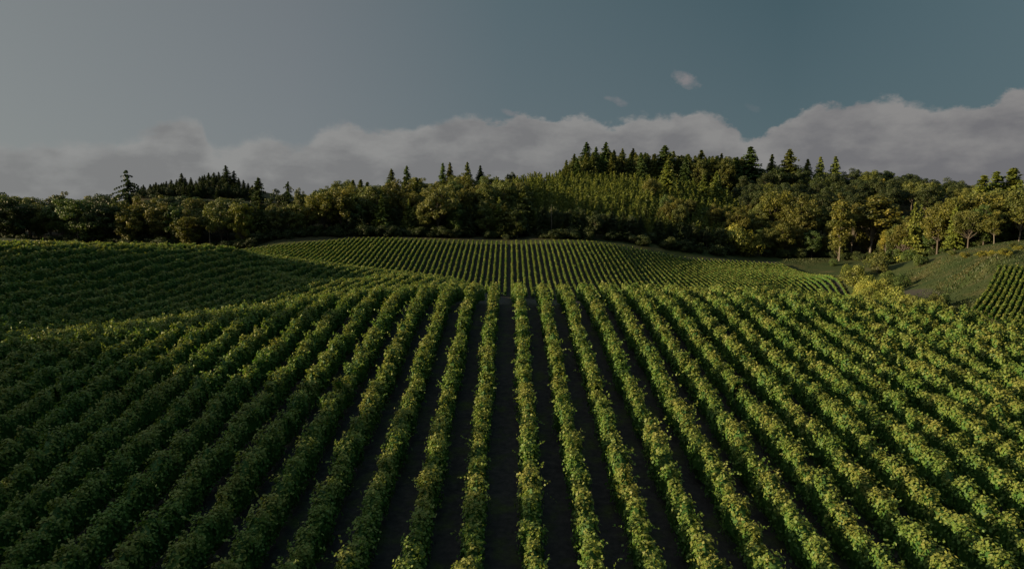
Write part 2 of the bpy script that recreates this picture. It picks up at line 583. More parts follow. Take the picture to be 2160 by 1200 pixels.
soil = gramp(gnoise(3.0), [(.3, (.021, .020, .020)), (.55, (.035, .033, .032)), (.75, (.056, .051, .045))])
weed = gramp(gnoise(7.0), [(.3, (.022, .032, .012)), (.7, (.06, .07, .028))])
soil = gmix(gramp(gnoise(.8, 8), [(.5, (0, 0, 0)), (.68, (1, 1, 1))]), soil, weed)
grass = gramp(gnoise(.09, 8), [(.3, (.018, .032, .010)), (.5, (.03, .04, .014)), (.72, (.065, .058, .026))])
leafm = gramp(gnoise(1.2), [(.3, (.018, .02, .01)), (.7, (.05, .045, .022))])
m1 = N.new('ShaderNodeMath'); m1.operation = 'MINIMUM'; m1.inputs[1].default_value = 1.0
L.new(ga.outputs['Fac'], m1.inputs[0])
m2 = N.new('ShaderNodeMath'); m2.operation = 'SUBTRACT'; m2.inputs[1].default_value = 1.0; m2.use_clamp = True
L.new(ga.outputs['Fac'], m2.inputs[0])
gc = gmix(m2.outputs[0], gmix(m1.outputs[0], soil, grass), leafm)
pb = N.new('ShaderNodeBsdfPrincipled')
pb.inputs['Roughness'].default_value = .95
pb.inputs['Specular IOR Level'].default_value = .1
L.new(gc, pb.inputs['Base Color'])
bp = N.new('ShaderNodeBump')
bp.inputs['Strength'].default_value = .6
bp.inputs['Distance'].default_value = .12
L.new(gnoise(5.0, 8), bp.inputs['Height'])
L.new(bp.outputs[0], pb.inputs['Normal'])
L.new(pb.outputs[0], gout.inputs[0])
tme = mesh_from('terrain', V3, 4, fl, gm, smooth=True)
ca = tme.attributes.new('cover', 'FLOAT', 'POINT')
ca.data.foreach_set('value', cover.ravel().astype(np.float32))
terrain = link(bpy.data.objects.new('terrain', tme))
tag(terrain, 'rolling vineyard hills with dark soil and grassy valley', None, None, 'structure')

# ------------------------------------------------------------------ vine rows


def smooth_noise(s, scale, seed):
    r = np.random.default_rng(seed)
    k = r.uniform(.5, 1.6, 6) / scale
    p = r.uniform(0, 6.28, 6)
    return np.sin(s[:, None] * k * 6.28 + p).mean(1) * 1.6


def hedge(px_, py_, dens, size, seed, height=2.0, wid=0.37, shoots=0.6, bottom=0.3, hv=.19):
    """Foliage of one row along the ground line (px_, py_): leaf quads and tint, world coordinates."""
    pz_ = H(px_, py_)
    seg = np.sqrt(np.diff(px_) ** 2 + np.diff(py_) ** 2 + np.diff(pz_) ** 2)
    S_ = np.r_[0, np.cumsum(seg)]
    Lg = S_[-1]
    n = max(8, int(Lg * dens))
    s = np.sort(rng.uniform(0, Lg, n))
    X, Y, Z = (np.interp(s, S_, a) for a in (px_, py_, pz_))
    tx = np.gradient(px_, S_)
    ty = np.gradient(py_, S_)
    TX, TY = np.interp(s, S_, tx), np.interp(s, S_, ty)
    nrm = np.sqrt(TX ** 2 + TY ** 2)
    SX, SY = TY / nrm, -TX / nrm                    # sideways, horizontal
    vine = np.cos(s * 2 * math.pi / 1.55 + smooth_noise(s, 12, seed + 5))
    vigor = np.clip(1 + .55 * smooth_noise(s, 7, seed + 9), .5, 1.4)
    w = wid * (1 + .30 * smooth_noise(s, 2.0, seed) + .09 * vine) * (.75 + .25 * vigor)
    ht = height * (1 + hv * smooth_noise(s, 1.5, seed + 1) + .05 * smooth_noise(s, .5, seed + 4) + .03 * vine) * (.8 + .2 * vigor)
    off = .14 * smooth_noise(s, 3.2, seed + 2)
    th = np.radians(rng.uniform(-42, 222, n))
    lump = 1 + .10 * np.sin(6.3 * s + 2.1 * th + seed) + .12 * np.sin(13.1 * s - 3.3 * th + seed * 1.7) + .07 * np.sin(23.7 * s + 1.3 * th + seed * .7)
    r = np.clip(rng.normal(.95, .17, n), .4, 1.4) * lump
    c, si = np.cos(th), np.sin(th)
    hh = (ht - bottom) / 2
    u = np.sign(c) * np.abs(c) ** .7 * w * r + off
    v = bottom + hh + np.sign(si) * np.abs(si) ** .7 * hh * (1 + (r - 1) * .45)
    P_ = np.stack([X + SX * u, Y + SY * u, Z + v], 1)
    nn = np.stack([SX * c, SY * c, si * .8 + .2], 1) + rng.normal(size=(n, 3)) * .42
    q = [leaf_quads(P_, unit(nn), size * rng.uniform(.7, 1.25, n), size * rng.uniform(.65, 1.1, n))]
    big = smooth_noise(s, 7, seed + 3)
    hf = np.clip((v - bottom) / (ht - bottom), 0, 1.1)   # sunlit tops and shaded green sides put into the tint, beside young top growth
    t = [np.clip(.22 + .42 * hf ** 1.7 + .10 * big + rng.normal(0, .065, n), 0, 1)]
    ns = int(Lg * shoots)
    if ns:                                          # canes standing out of the hedge
        k = rng.integers(0, n, ns)
        m = 9
        side = rng.choice([-1, 1], ns)
        ln = rng.uniform(.2, .65, ns) * (1 + .8 * (rng.random(ns) < .12))
        upw = rng.uniform(0, 1.0, ns) ** .6
        tt = np.linspace(.15, 1, m)[None]
        uu = off[k][:, None] + side[:, None] * (w[k][:, None] * rng.uniform(.1, .8, (ns, 1)) + ln[:, None] * tt * (1 - .6 * upw[:, None]))
        vv = (ht[k] * rng.uniform(.75, .98, ns))[:, None] + ln[:, None] * (upw[:, None] * tt * .9 - .55 * tt ** 2 * (1 - upw[:, None]))
        ss = rng.normal(0, .35, ns)[:, None] * tt
        Q_ = np.stack([X[k][:, None] + SX[k][:, None] * uu + TX[k][:, None] * ss, Y[k][:, None] + SY[k][:, None] * uu + TY[k][:, None] * ss, Z[k][:, None] + vv], -1).reshape(-1, 3)
        Q_ = Q_ + rng.normal(size=Q_.shape) * size * .22
        nn = unit(rng.normal(size=Q_.shape) * .7 + np.array([0, 0, .7]))
        q.append(leaf_quads(Q_, nn, size * .85, size * .75))
        t.append(np.clip(.52 + rng.normal(0, .07, len(Q_)), 0, 1))
    # inner hull against see-through, tinted dark for the shade within the row
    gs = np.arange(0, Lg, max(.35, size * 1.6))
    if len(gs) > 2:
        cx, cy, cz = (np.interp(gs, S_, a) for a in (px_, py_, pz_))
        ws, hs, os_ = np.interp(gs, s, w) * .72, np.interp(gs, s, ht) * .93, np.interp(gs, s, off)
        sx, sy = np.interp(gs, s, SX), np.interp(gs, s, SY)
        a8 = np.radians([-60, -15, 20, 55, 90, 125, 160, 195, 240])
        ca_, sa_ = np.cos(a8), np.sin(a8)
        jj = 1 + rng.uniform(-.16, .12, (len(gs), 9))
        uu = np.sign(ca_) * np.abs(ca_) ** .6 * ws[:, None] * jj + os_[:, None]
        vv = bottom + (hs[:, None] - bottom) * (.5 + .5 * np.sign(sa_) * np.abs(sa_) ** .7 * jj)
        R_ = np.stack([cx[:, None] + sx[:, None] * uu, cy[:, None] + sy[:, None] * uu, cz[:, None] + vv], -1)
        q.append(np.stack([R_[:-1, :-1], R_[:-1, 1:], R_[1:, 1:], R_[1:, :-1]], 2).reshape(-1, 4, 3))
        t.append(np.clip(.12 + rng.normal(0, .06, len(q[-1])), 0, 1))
    return np.concatenate(q), np.concatenate(t)


POST_V, POST_F = tube([(0, 0, 0), (0, 0, 1.0), (0, 0, 1.7), (0, 0, 1.74)], [.055, .052, .05, .02], 7)
post_me = mesh_from('post', POST_V, 4, POST_F, M_POST)


def vine_row(xs, ys, dens, size, seed, label, group, posts=0, **kw):
    q, t = hedge(xs, ys, dens, size, seed, **kw)
    base = np.array([xs[0], ys[0], float(H(xs[:1], ys[:1])[0])])
    root = empty('vine_row', tuple(base))
    tag(root, label, 'vine row', group)
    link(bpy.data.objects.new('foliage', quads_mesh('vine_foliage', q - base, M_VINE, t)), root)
    if posts:
        for k in range(1, posts + 1):
            i = int(k * (len(xs) - 1) / posts)
            p = bpy.data.objects.new('post', post_me)
            p.location = (xs[i] - base[0] + .05, ys[i] - base[1], float(H(xs[i:i + 1], ys[i:i + 1])[0]) - base[2] - .1)
            link(p, root)
    return root


SP = 2.15
QK = QUALITY


def line(x, y0, y1, step=1.5):
    n = max(4, int((y1 - y0) / step))
    ys = np.linspace(y0, y1, n)
    return np.full(n, x) + .05 * np.sin(ys * .37 + x), ys


def piecewise_row(x, spans, seed, label, group, posts=0):
    """One row whose leaf size grows with the distance (spans: y0, y1, density, leaf size)."""
    qs, ts = [], []
    for j, (y0, y1, d, sz) in enumerate(spans):
        xs, ys = line(x, y0, y1)
        q, t = hedge(xs, ys, d * QK, sz, seed, shoots=4.2 if y1 < 67 else 1.0, wid=.355 if y0 < 66 else .30, hv=.19 if y0 < 66 else .10)
        qs.append(q)
        ts.append(t)
    q, t = np.concatenate(qs), np.concatenate(ts)
    y0, y1 = spans[0][0], spans[-1][1]
    base = np.array([x, y0, float(H(x, y0))])
    root = empty('vine_row', tuple(base))
    tag(root, label, 'vine row', group)
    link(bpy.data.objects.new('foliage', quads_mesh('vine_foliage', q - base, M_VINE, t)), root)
    for k in range(posts):
        yy = y0 + 3 + k * 7.0
        if yy > min(y1, 75):
            break
        p = bpy.data.objects.new('post', post_me)
        p.location = (.05, yy - y0, float(H(x, yy)) - base[2] - .1)
        link(p, root)


def spans_for(x, y0, y1):
    out = []
    for a, b, d, sz in ((0, 40, 470, .142), (40, 66, 330, .175), (66, 110, 190, .24), (110, 400, 110, .32)):
        lo, hi = max(a, y0), min(b, y1)
        if hi - lo > .5:
            out.append((lo, hi, d, sz))
    return out


seed = 100
# near block, right of the central alley
for i in range(29):
    x = .95 + SP * i
    y0 = max(17.0, abs(x) * 1.2 - 3)
    if x > 36:                                      # the last rows, beside the picture
        y0 = min(y0, 26.0)
    y1 = float(near_end(x)) - .6 * (i % 3)
    if y1 - y0 < 3:
        break
    seed += 13
    piecewise_row(x, spans_for(x, y0, y1), seed, f'near-block vine row, {ordinal(i + 1)} right of the dark central alley', 'vine rows of the near block', 4 if i < 12 else 0)
# left of the alley: the rows dip behind the crest and run on over the left hill
for i in range(41):
    x = -1.51 - SP * i
    y0 = max(17.0, abs(x) * 1.2 - 3)
    y1 = float(np.interp(abs(x), [1.5, 3, 5, 12, 25, 40, 50, 60, 75, 90], [72, 80, 105, 168, 182, 178, 158, 132, 124, 132]))
    seed += 13
    piecewise_row(x, spans_for(x, y0, y1), seed, f'near-block vine row, {ordinal(i + 1)} left of the dark central alley', 'vine rows of the near block', 4 if i < 12 else 0)


# far field on the rising slope
def far_spans(x):
    u0 = 214 if x < 60 else np.interp(x, [60, 131], [214, 240])
    yb = np.interp(x, [-124, -100, -60, 0, 40, 80, 110, 133], [299, 306, 312, 311, 313, 321, 326, 327])
    return float(u0), float(yb)


xs_r = [.95 + SP * i for i in range(61)]
xs_l = [-1.51 - SP * i for i in range(57)]
for side, arr in (('right', xs_r), ('left', xs_l)):
    for i, x in enumerate(arr):
        y0, y1 = far_spans(x)
        xs, ys = line(x, y0, y1, 3.0)
        seed += 13
        vine_row(xs, ys, 46 * QK, .40, seed, f'thin far-slope vine row, {ordinal(i + 1)} {side} of the central alley line', 'vine rows on the far slope', height=1.9 if x < 50 else 1.65, wid=.30 if x < 50 else .25, shoots=.15, bottom=.45, hv=.12)

# small block on the right bank, rows running obliquely up the bank
for i in range(20):
    b0 = np.array(at(2058 + 11.5 * i, 642 + 6 * i, 160 - 2.6 * i)[:2])
    b1 = np.array(at(2114 + 12.5 * i, 560, 186 - .4 * i)[:2])
    n_ = 22
    f_ = np.linspace(0, 1, n_)
    xs = b0[0] + (b1[0] - b0[0]) * f_
    ys = b0[1] + (b1[1] - b0[1]) * f_
    seed += 13
    vine_row(xs, ys, 70 * QK, .36, seed, f'right-bank vine row, {ordinal(i + 1)} from the left edge of its small block', 'vine rows on the right bank', wid=.24, height=1.45, shoots=.2)

# ------------------------------------------------------------------ trees: prototypes (unit height)


def blob_leaves(c, rad, n, size, flat=.85):
    """Leaf sprays over the shell of one bough."""
    d = unit(rng.normal(size=(n, 3)))
    d[:, 2] = np.where(rng.random(n) < .35, np.abs(d[:, 2]), d[:, 2])
    rr = rad * rng.uniform(.62, 1.1, n)[:, None]
    p = c + d * rr * np.array([1, 1, flat])
    nn = unit(d + rng.normal(size=(n, 3)) * .5 + np.array([0, 0, .2]))
    return leaf_quads(p, nn, size * rng.uniform(.6, 1.5, n), size * rng.uniform(.6, 1.2, n))


def broadleaf(rx, cz, rz, nb, br, per, size, trunk_r=.014, fork=.3, lean=0.0, low=0.0):
    """Crown of many boughs around a forked trunk; returns crown quads, tint, trunk tubes."""
    q, t, tubes = [], [], []
    top = np.array([lean * .3, 0, fork])
    tubes.append(tube([(0, 0, -.02), (lean * .1, 0, fork * .5), top, (lean * .6, 0, cz + rz * .3), (lean * .8, .01, cz + rz * .7)], [trunk_r * 1.25, trunk_r, trunk_r * .85, trunk_r * .4, trunk_r * .12], 7))
    for i in range(nb):
        for _ in range(20):
            d = unit(rng.normal(size=3))
            if d[2] > -.75 + low:
                break
        k = rng.uniform(.45, .95)
        c = np.array([lean * .6, 0, cz]) + d * np.array([rx, rx, rz]) * k
        rad = br * rng.uniform(.7, 1.25)
        n = int(per * (rad / br) ** 1.6)
        q.append(blob_leaves(c, rad, n, size))
        t.append(np.clip(rng.normal(.5 + rng.normal(0, .12), .13, n), 0, 1))
        if i % 2 == 0:
            s0 = top * rng.uniform(.75, 1.0) + np.array([0, 0, rng.uniform(0, .12)])
            mid = (s0 + c) / 2 + np.array([0, 0, -.03])
            tubes.append(tube([s0, mid, c], [trunk_r * .5, trunk_r * .3, trunk_r * .1], 5))
    return np.concatenate(q), np.concatenate(t), tubes


def conifer(rad, base, levels, per, spray, droop=.28, power=.85, ragged=.25, trunk_r=.011):
    q, t = [], []
    zs = base + (1 - base) * (np.arange(levels) + rng.uniform(-.3, .3, levels)) / levels
    for z in zs:
        z = min(max(z, base), .985)
        f = (1 - z) / (1 - base)
        r0 = rad * (f ** power) + .006
        nb = max(3, int(per * (.45 + .55 * f)))
        for a in rng.uniform(0, 2 * math.pi, nb):
            r = r0 * rng.uniform(1 - ragged * 1.6, 1 + ragged)
            m = max(2, int(r / spray * 1.7))
            k = (np.arange(m) + .6) / m
            x = np.stack([np.cos(a) * r * k, np.sin(a) * r * k, z + r * (.12 * k - droop * k ** 1.6) + rng.normal(0, .004, m)], 1)
            out = np.array([math.cos(a), math.sin(a), -.35])
            side = np.array([-math.sin(a), math.cos(a), 0])
            nn = unit(np.array([0, 0, 1.0]) + out * .35 + rng.normal(size=(m, 3)) * .35)
            s = spray * rng.uniform(.8, 1.35, m) * (1.15 - .4 * k)
            q.append(leaf_quads(x, nn, s * 1.25, s * .8, up=out * 1.6))
            nn2 = unit(side + rng.normal(size=(m, 3)) * .4 + out * .5)
            q.append(leaf_quads(x - np.array([0, 0, spray * .25]), nn2, s, s * .7, up=np.array([0, 0, -1.5])))
            t.append(np.clip(rng.normal(.42 + .15 * k, .12, m), 0, 1))
            t.append(np.clip(rng.normal(.34, .12, m), 0, 1))
    return np.concatenate(q), np.concatenate(t), [tube([(0, 0, -.02), (0, 0, .5), (0, 0, .99)], [trunk_r, trunk_r * .6, trunk_r * .08], 6)]


def proto(name, data, bark=None):
    q, t, tubes = data
    v, f = join_tubes(tubes)
    return (quads_mesh(name + '_crown', q, M_TREE, t), mesh_from(name + '_trunk', v, 4, f, bark or M_BARK, smooth=True))


PR = {
    'oak': [proto('oak', broadleaf(.36, .58, .37, 52, .092, 150, .026, .018, .24, low=.0)) for _ in range(4)],
    'full': [proto('full_tree', broadleaf(.29, .52, .45, 60, .086, 140, .026, .016, .18, low=-.2)) for _ in range(4)],
    'tall': [proto('tall_tree', broadleaf(.17, .58, .38, 46, .066, 130, .024, .010, .26, lean=.05 * k, low=-.05), M_PALE) for k in (-1, 0, 1)],
    'open': [proto('open_tree', broadleaf(.33, .68, .28, 20, .075, 90, .028, .014, .34, low=.2)) for _ in range(2)],
    'dome': [proto('dome_tree', broadleaf(.62, .50, .40, 46, .17, 170, .04, .02, .2, low=.3)) for _ in range(2)],
    'fir': [proto('fir', conifer(.19 + .018 * k, .10, 38, 13, .042, .3, .72)) for k in range(4)],
    'sparse': [proto('sparse_fir', conifer(.30, .3, 22, 8, .042, .42, .62, .4)) for _ in range(3)],
    'young': [proto('young_conifer', conifer(.23 + .02 * k, .02, 24, 9, .055, .10, .8, .25)) for k in range(4)],
    'column': [proto('column_fir', conifer(.20, .12, 34, 12, .042, .35, .6, .3)) for _ in range(2)],
}
BUSH = [proto('bush', broadleaf(.52, .42, .40, 26, .20, 120, .055, .03, .12, low=-.6)) for _ in range(5)]
PR['bush'] = BUSH

KIND = {'oak': ('broadleaf_tree', 'tree'), 'full': ('leafy_tree', 'tree'), 'tall': ('slender_tree', 'tree'), 'open': ('broadleaf_tree', 'tree'), 'dome': ('broadleaf_tree', 'tree'),
        'fir': ('fir_tree', 'conifer'), 'sparse': ('fir_tree', 'conifer'), 'column': ('fir_tree', 'conifer'), 'young': ('young_conifer', 'conifer'), 'bush': ('bush', 'bush')}
TINT = {'olive': (1.08, 1.08, .8), 'green': (.75, 1.0, .8), 'russet': (1.15, 1.02, .62), 'gold': (1.8, 1.55, .75), 'dark': (.42, .52, .48), 'light': (1.8, 1.85, 1.2), 'pale': (2.4, 2.25, 1.5)}  # dark also holds shade painted into wood edge and right hillside crowns


def tree(kind, x, y, h, color, label=None, group=None, wide=1.0, var=None, z=None, sink=.15):
    name, cat = KIND[kind]
    crown, trunk = PR[kind][var if var is not None else rng.integers(len(PR[kind]))]
    z = float(H(x, y)) if z is None else z
    root = empty(name, (x, y, z - sink), rng.uniform(0, 6.28), (h * wide, h * wide, h))
    tag(root, label, cat, group)
    c = bpy.data.objects.new('crown', crown)
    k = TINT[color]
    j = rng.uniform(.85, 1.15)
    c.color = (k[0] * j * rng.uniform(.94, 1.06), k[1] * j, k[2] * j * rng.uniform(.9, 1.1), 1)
    link(c, root)
    link(bpy.data.objects.new('trunk', trunk), root)
    return root


def tree_at(kind, px, ytop, Y, color, label, group=None, wide=1.0, var=None, minh=0.0):
    x, y, zt = at(px, ytop, Y)
    z = float(H(x, y))
    h = max(zt - z, minh)
    return tree(kind, x, y, h / .97, color, label, group, wide, var, z=z)


# ------------------------------------------------------------------ landmark trees measured in the photo
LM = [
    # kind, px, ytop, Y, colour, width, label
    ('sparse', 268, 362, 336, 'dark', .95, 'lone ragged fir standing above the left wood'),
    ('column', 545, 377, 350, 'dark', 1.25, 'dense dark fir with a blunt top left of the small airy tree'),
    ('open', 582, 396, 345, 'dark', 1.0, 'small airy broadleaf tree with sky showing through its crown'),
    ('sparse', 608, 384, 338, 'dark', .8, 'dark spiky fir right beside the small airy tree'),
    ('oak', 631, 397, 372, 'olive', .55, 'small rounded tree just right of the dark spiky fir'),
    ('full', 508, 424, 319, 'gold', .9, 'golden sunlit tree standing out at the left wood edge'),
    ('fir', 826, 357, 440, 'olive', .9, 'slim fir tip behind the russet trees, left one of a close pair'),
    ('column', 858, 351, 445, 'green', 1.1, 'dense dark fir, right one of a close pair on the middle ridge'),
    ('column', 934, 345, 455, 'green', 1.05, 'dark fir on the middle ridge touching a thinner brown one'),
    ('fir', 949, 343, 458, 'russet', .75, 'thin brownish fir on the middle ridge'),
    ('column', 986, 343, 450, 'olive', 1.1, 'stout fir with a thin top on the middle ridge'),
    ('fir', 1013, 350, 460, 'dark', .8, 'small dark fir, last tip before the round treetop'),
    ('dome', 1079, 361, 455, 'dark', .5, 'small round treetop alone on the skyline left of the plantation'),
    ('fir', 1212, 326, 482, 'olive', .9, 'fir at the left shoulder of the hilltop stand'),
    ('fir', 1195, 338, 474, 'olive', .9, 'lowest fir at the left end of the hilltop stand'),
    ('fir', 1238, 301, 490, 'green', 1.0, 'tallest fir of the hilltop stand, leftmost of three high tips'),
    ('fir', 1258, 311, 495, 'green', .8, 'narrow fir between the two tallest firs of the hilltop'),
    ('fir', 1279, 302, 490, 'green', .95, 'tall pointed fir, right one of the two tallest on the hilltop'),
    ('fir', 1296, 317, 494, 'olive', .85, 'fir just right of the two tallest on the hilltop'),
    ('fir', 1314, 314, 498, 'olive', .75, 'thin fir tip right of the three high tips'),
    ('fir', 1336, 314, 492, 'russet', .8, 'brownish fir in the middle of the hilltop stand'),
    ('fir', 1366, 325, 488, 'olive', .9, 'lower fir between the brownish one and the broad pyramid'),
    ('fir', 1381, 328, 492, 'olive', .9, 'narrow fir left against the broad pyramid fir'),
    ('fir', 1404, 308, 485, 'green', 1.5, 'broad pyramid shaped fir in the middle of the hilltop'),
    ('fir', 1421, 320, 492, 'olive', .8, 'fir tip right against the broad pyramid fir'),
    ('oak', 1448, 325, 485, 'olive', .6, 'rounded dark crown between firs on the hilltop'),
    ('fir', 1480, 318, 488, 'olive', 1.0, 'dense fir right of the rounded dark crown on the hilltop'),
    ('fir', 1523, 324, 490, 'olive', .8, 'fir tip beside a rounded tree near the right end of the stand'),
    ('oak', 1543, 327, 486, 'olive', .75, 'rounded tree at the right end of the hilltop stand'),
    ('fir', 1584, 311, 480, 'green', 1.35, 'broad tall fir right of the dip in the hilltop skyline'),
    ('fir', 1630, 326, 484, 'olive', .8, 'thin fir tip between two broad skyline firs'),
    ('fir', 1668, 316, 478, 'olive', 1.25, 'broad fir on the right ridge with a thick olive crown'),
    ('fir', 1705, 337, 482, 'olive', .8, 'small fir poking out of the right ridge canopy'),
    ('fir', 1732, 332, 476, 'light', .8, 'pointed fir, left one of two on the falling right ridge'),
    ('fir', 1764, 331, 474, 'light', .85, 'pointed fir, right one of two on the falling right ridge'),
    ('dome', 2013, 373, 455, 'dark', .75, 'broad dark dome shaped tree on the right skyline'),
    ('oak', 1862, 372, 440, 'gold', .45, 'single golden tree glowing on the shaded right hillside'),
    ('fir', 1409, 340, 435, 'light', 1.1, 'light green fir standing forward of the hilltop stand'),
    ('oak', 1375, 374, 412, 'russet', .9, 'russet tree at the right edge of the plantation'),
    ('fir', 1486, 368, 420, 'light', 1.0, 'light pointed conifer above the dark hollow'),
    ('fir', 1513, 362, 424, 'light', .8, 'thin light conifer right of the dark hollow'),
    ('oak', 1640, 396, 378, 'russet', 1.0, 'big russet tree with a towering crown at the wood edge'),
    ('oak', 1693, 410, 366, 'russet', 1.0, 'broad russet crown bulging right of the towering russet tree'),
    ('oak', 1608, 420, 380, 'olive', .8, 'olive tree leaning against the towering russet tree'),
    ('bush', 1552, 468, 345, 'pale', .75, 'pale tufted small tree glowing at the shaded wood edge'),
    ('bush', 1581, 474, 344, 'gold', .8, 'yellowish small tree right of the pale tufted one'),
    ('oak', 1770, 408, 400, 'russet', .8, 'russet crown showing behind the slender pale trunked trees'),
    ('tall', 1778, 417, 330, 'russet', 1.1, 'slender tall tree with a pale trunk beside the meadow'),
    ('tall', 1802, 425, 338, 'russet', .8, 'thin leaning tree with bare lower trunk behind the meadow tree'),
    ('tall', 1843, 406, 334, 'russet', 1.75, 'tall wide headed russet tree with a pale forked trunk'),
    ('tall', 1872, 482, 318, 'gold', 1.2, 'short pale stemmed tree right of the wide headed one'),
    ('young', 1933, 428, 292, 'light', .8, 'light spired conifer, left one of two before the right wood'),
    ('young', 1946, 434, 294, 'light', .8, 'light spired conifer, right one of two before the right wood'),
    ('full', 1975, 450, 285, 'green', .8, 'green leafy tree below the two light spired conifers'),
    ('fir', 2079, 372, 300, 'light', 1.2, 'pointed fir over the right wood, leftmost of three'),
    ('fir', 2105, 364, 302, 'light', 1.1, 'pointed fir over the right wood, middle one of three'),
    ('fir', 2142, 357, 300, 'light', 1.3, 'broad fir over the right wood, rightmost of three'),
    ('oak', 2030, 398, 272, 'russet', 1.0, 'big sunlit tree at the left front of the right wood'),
    ('oak', 2078, 392, 276, 'olive', 1.0, 'big sunlit olive tree under the leftmost fir of the right wood'),
    ('oak', 2128, 390, 272, 'olive', 1.0, 'big layered olive tree under the broad fir of the right wood'),
    ('oak', 2050, 432, 258, 'olive', .9, 'mid height olive tree with bare stems at the right wood front'),
    ('tall', 2105, 440, 250, 'russet', 1.4, 'thin leaning pale stems at the front of the right wood'),
    ('tall', 2158, 430, 250, 'russet', 1.5, 'thin stemmed russet tree at the picture edge of the right wood'),
]
PLACED = []
for kind, px, yt, Y, colr, wd, lab in LM:
    o = tree_at(kind, px, yt, Y, colr, lab, None, wd * (1.5 if kind == 'fir' else 1))
    PLACED.append((o.location.x, o.location.y))
# far knoll on the left with its firs
KN = [(292, 392), (304, 390), (318, 389), (330, 385), (342, 386), (352, 382), (362, 379), (374, 384), (384, 366), (392, 384), (404, 384), (422, 373), (432, 369), (441, 365), (452, 364), (462, 363), (470, 372), (477, 350), (486, 372),
      (494, 361), (504, 376), (514, 380), (524, 386), (533, 391), (541, 397), (428, 384), (447, 382), (458, 384), (490, 386), (470, 390), (500, 392), (380, 390), (515, 396), (300, 400), (326, 398), (347, 396), (440, 398), (465, 400)]
KN.sort()
for i, (px, yt) in enumerate(KN):
    hgt = yt < 386
    tree_at('fir' if (i % 3 or not hgt) else 'column', px, yt, 715 + 14 * (i % 3) + (0 if hgt else -22 - 8 * (i % 2)), 'dark', f'distant dark fir on the far left knoll, {ordinal(i + 1)} from its left end', 'firs on the far left knoll', 1.6, minh=10)

# pale dead stems at the dark wood edge
SN_V, SN_F = tube([(0, 0, 0), (.01, 0, .5), (-.005, .005, .8), (.01, 0, 1)], [.011, .009, .006, .002], 6)
snag_me = mesh_from('bare_trunk', SN_V, 4, SN_F, M_PALE, smooth=True)
for px, yt, Y, lab in ((1163, 430, 334, 'tall bare pale trunk before the dark wood centre'), (1448, 492, 336, 'short bare pale stem at the dark wood edge right of centre'), (442, 480, 314, 'thin bare stem in the dark left wood')):
    x, y, zt = at(px, yt, Y)
    z = float(H(x, y))
    o = bpy.data.objects.new('bare_trunk', snag_me)
    o.location = (x, y, z - .2)
    h = zt - z + .2
    o.scale = (h, h, h)
    link(o)
    tag(o, lab, 'bare trunk')

# ------------------------------------------------------------------ woods: individual trees filling each stand
FILL = []


def cap_h(cap, x, y, h, z):
    px = 1075 + FOC * x / (y * math.cos(PITCH) - (z + h - CZ) * math.sin(PITCH))
    yt = np.interp(px, [c[0] for c in cap], [c[1] for c in cap])
    return px, at(px, yt, y)[2] - z


def stand(n, pxr, front, depth, cap, spacing, mix, hr, cap_jit=6.0, tries=60, front_bias=1.6):
    """Scatter trees in a strip of wood: front(px) is the distance of its edge, cap its skyline in the photo."""
    made = 0
    for _ in range(n * tries):
        if made >= n:
            break
        px = rng.uniform(*pxr)
        Y = float(np.interp(px, [f[0] for f in front], [f[1] for f in front])) + depth * rng.random() ** front_bias
        x = (px - 1075) / FOC * Y
        if any((x - a) ** 2 + (Y - b) ** 2 < spacing ** 2 for a, b in PLACED):
            continue
        z = float(H(x, Y))
        r = rng.random()
        for kind, colr, pr, wd, ks in mix:
            r -= pr
            if r <= 0:
                break
        h = rng.uniform(*hr) * ks
        p2, hm = cap_h(cap, x, Y, h, z)
        h = min(h, hm - rng.uniform(0, cap_jit) * Y / FOC)
        if h < hr[0] * .4:
            continue
        PLACED.append((x, Y))
        FILL.append((p2, kind, x, Y, h, colr, wd))
        made += 1


def flush_stand(place, group):
    names = {}
    for f in sorted(FILL, key=lambda f: f[0]):
        px, kind, x, Y, h, colr, wd = f
        word = {'oak': 'broadleaf tree', 'full': 'leafy tree', 'tall': 'slender tree', 'open': 'airy tree', 'dome': 'domed tree', 'fir': 'fir', 'sparse': 'ragged fir', 'column': 'blunt fir', 'young': 'young conifer', 'bush': 'bush'}[kind]
        key = colr + ' ' + word
        names[key] = names.get(key, 0) + 1
        tree(kind, x, Y, h, colr, f'{key} {place}, {ordinal(names[key])} from the left', group, wd * rng.uniform(.9, 1.15))
    FILL.clear()


CLEARING = (384, 420)
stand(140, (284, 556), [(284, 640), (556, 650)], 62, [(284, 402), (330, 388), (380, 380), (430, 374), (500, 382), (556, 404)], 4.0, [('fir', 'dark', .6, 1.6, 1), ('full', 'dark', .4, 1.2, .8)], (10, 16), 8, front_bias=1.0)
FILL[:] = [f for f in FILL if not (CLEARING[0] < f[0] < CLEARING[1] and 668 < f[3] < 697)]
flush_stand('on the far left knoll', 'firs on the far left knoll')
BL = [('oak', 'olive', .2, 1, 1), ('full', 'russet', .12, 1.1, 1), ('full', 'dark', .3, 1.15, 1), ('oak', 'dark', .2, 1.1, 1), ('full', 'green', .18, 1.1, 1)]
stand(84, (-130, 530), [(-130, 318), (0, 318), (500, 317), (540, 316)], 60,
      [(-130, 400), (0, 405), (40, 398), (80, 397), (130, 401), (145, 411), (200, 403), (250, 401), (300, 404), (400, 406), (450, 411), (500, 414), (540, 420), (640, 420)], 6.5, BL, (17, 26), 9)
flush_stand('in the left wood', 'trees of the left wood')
MID = [('full', 'olive', .24, 1.1, 1), ('oak', 'russet', .12, 1, 1), ('oak', 'olive', .12, 1, 1), ('full', 'green', .1, 1, .9), ('fir', 'olive', .22, 1.4, 1.04), ('young', 'light', .2, 1, .8)]
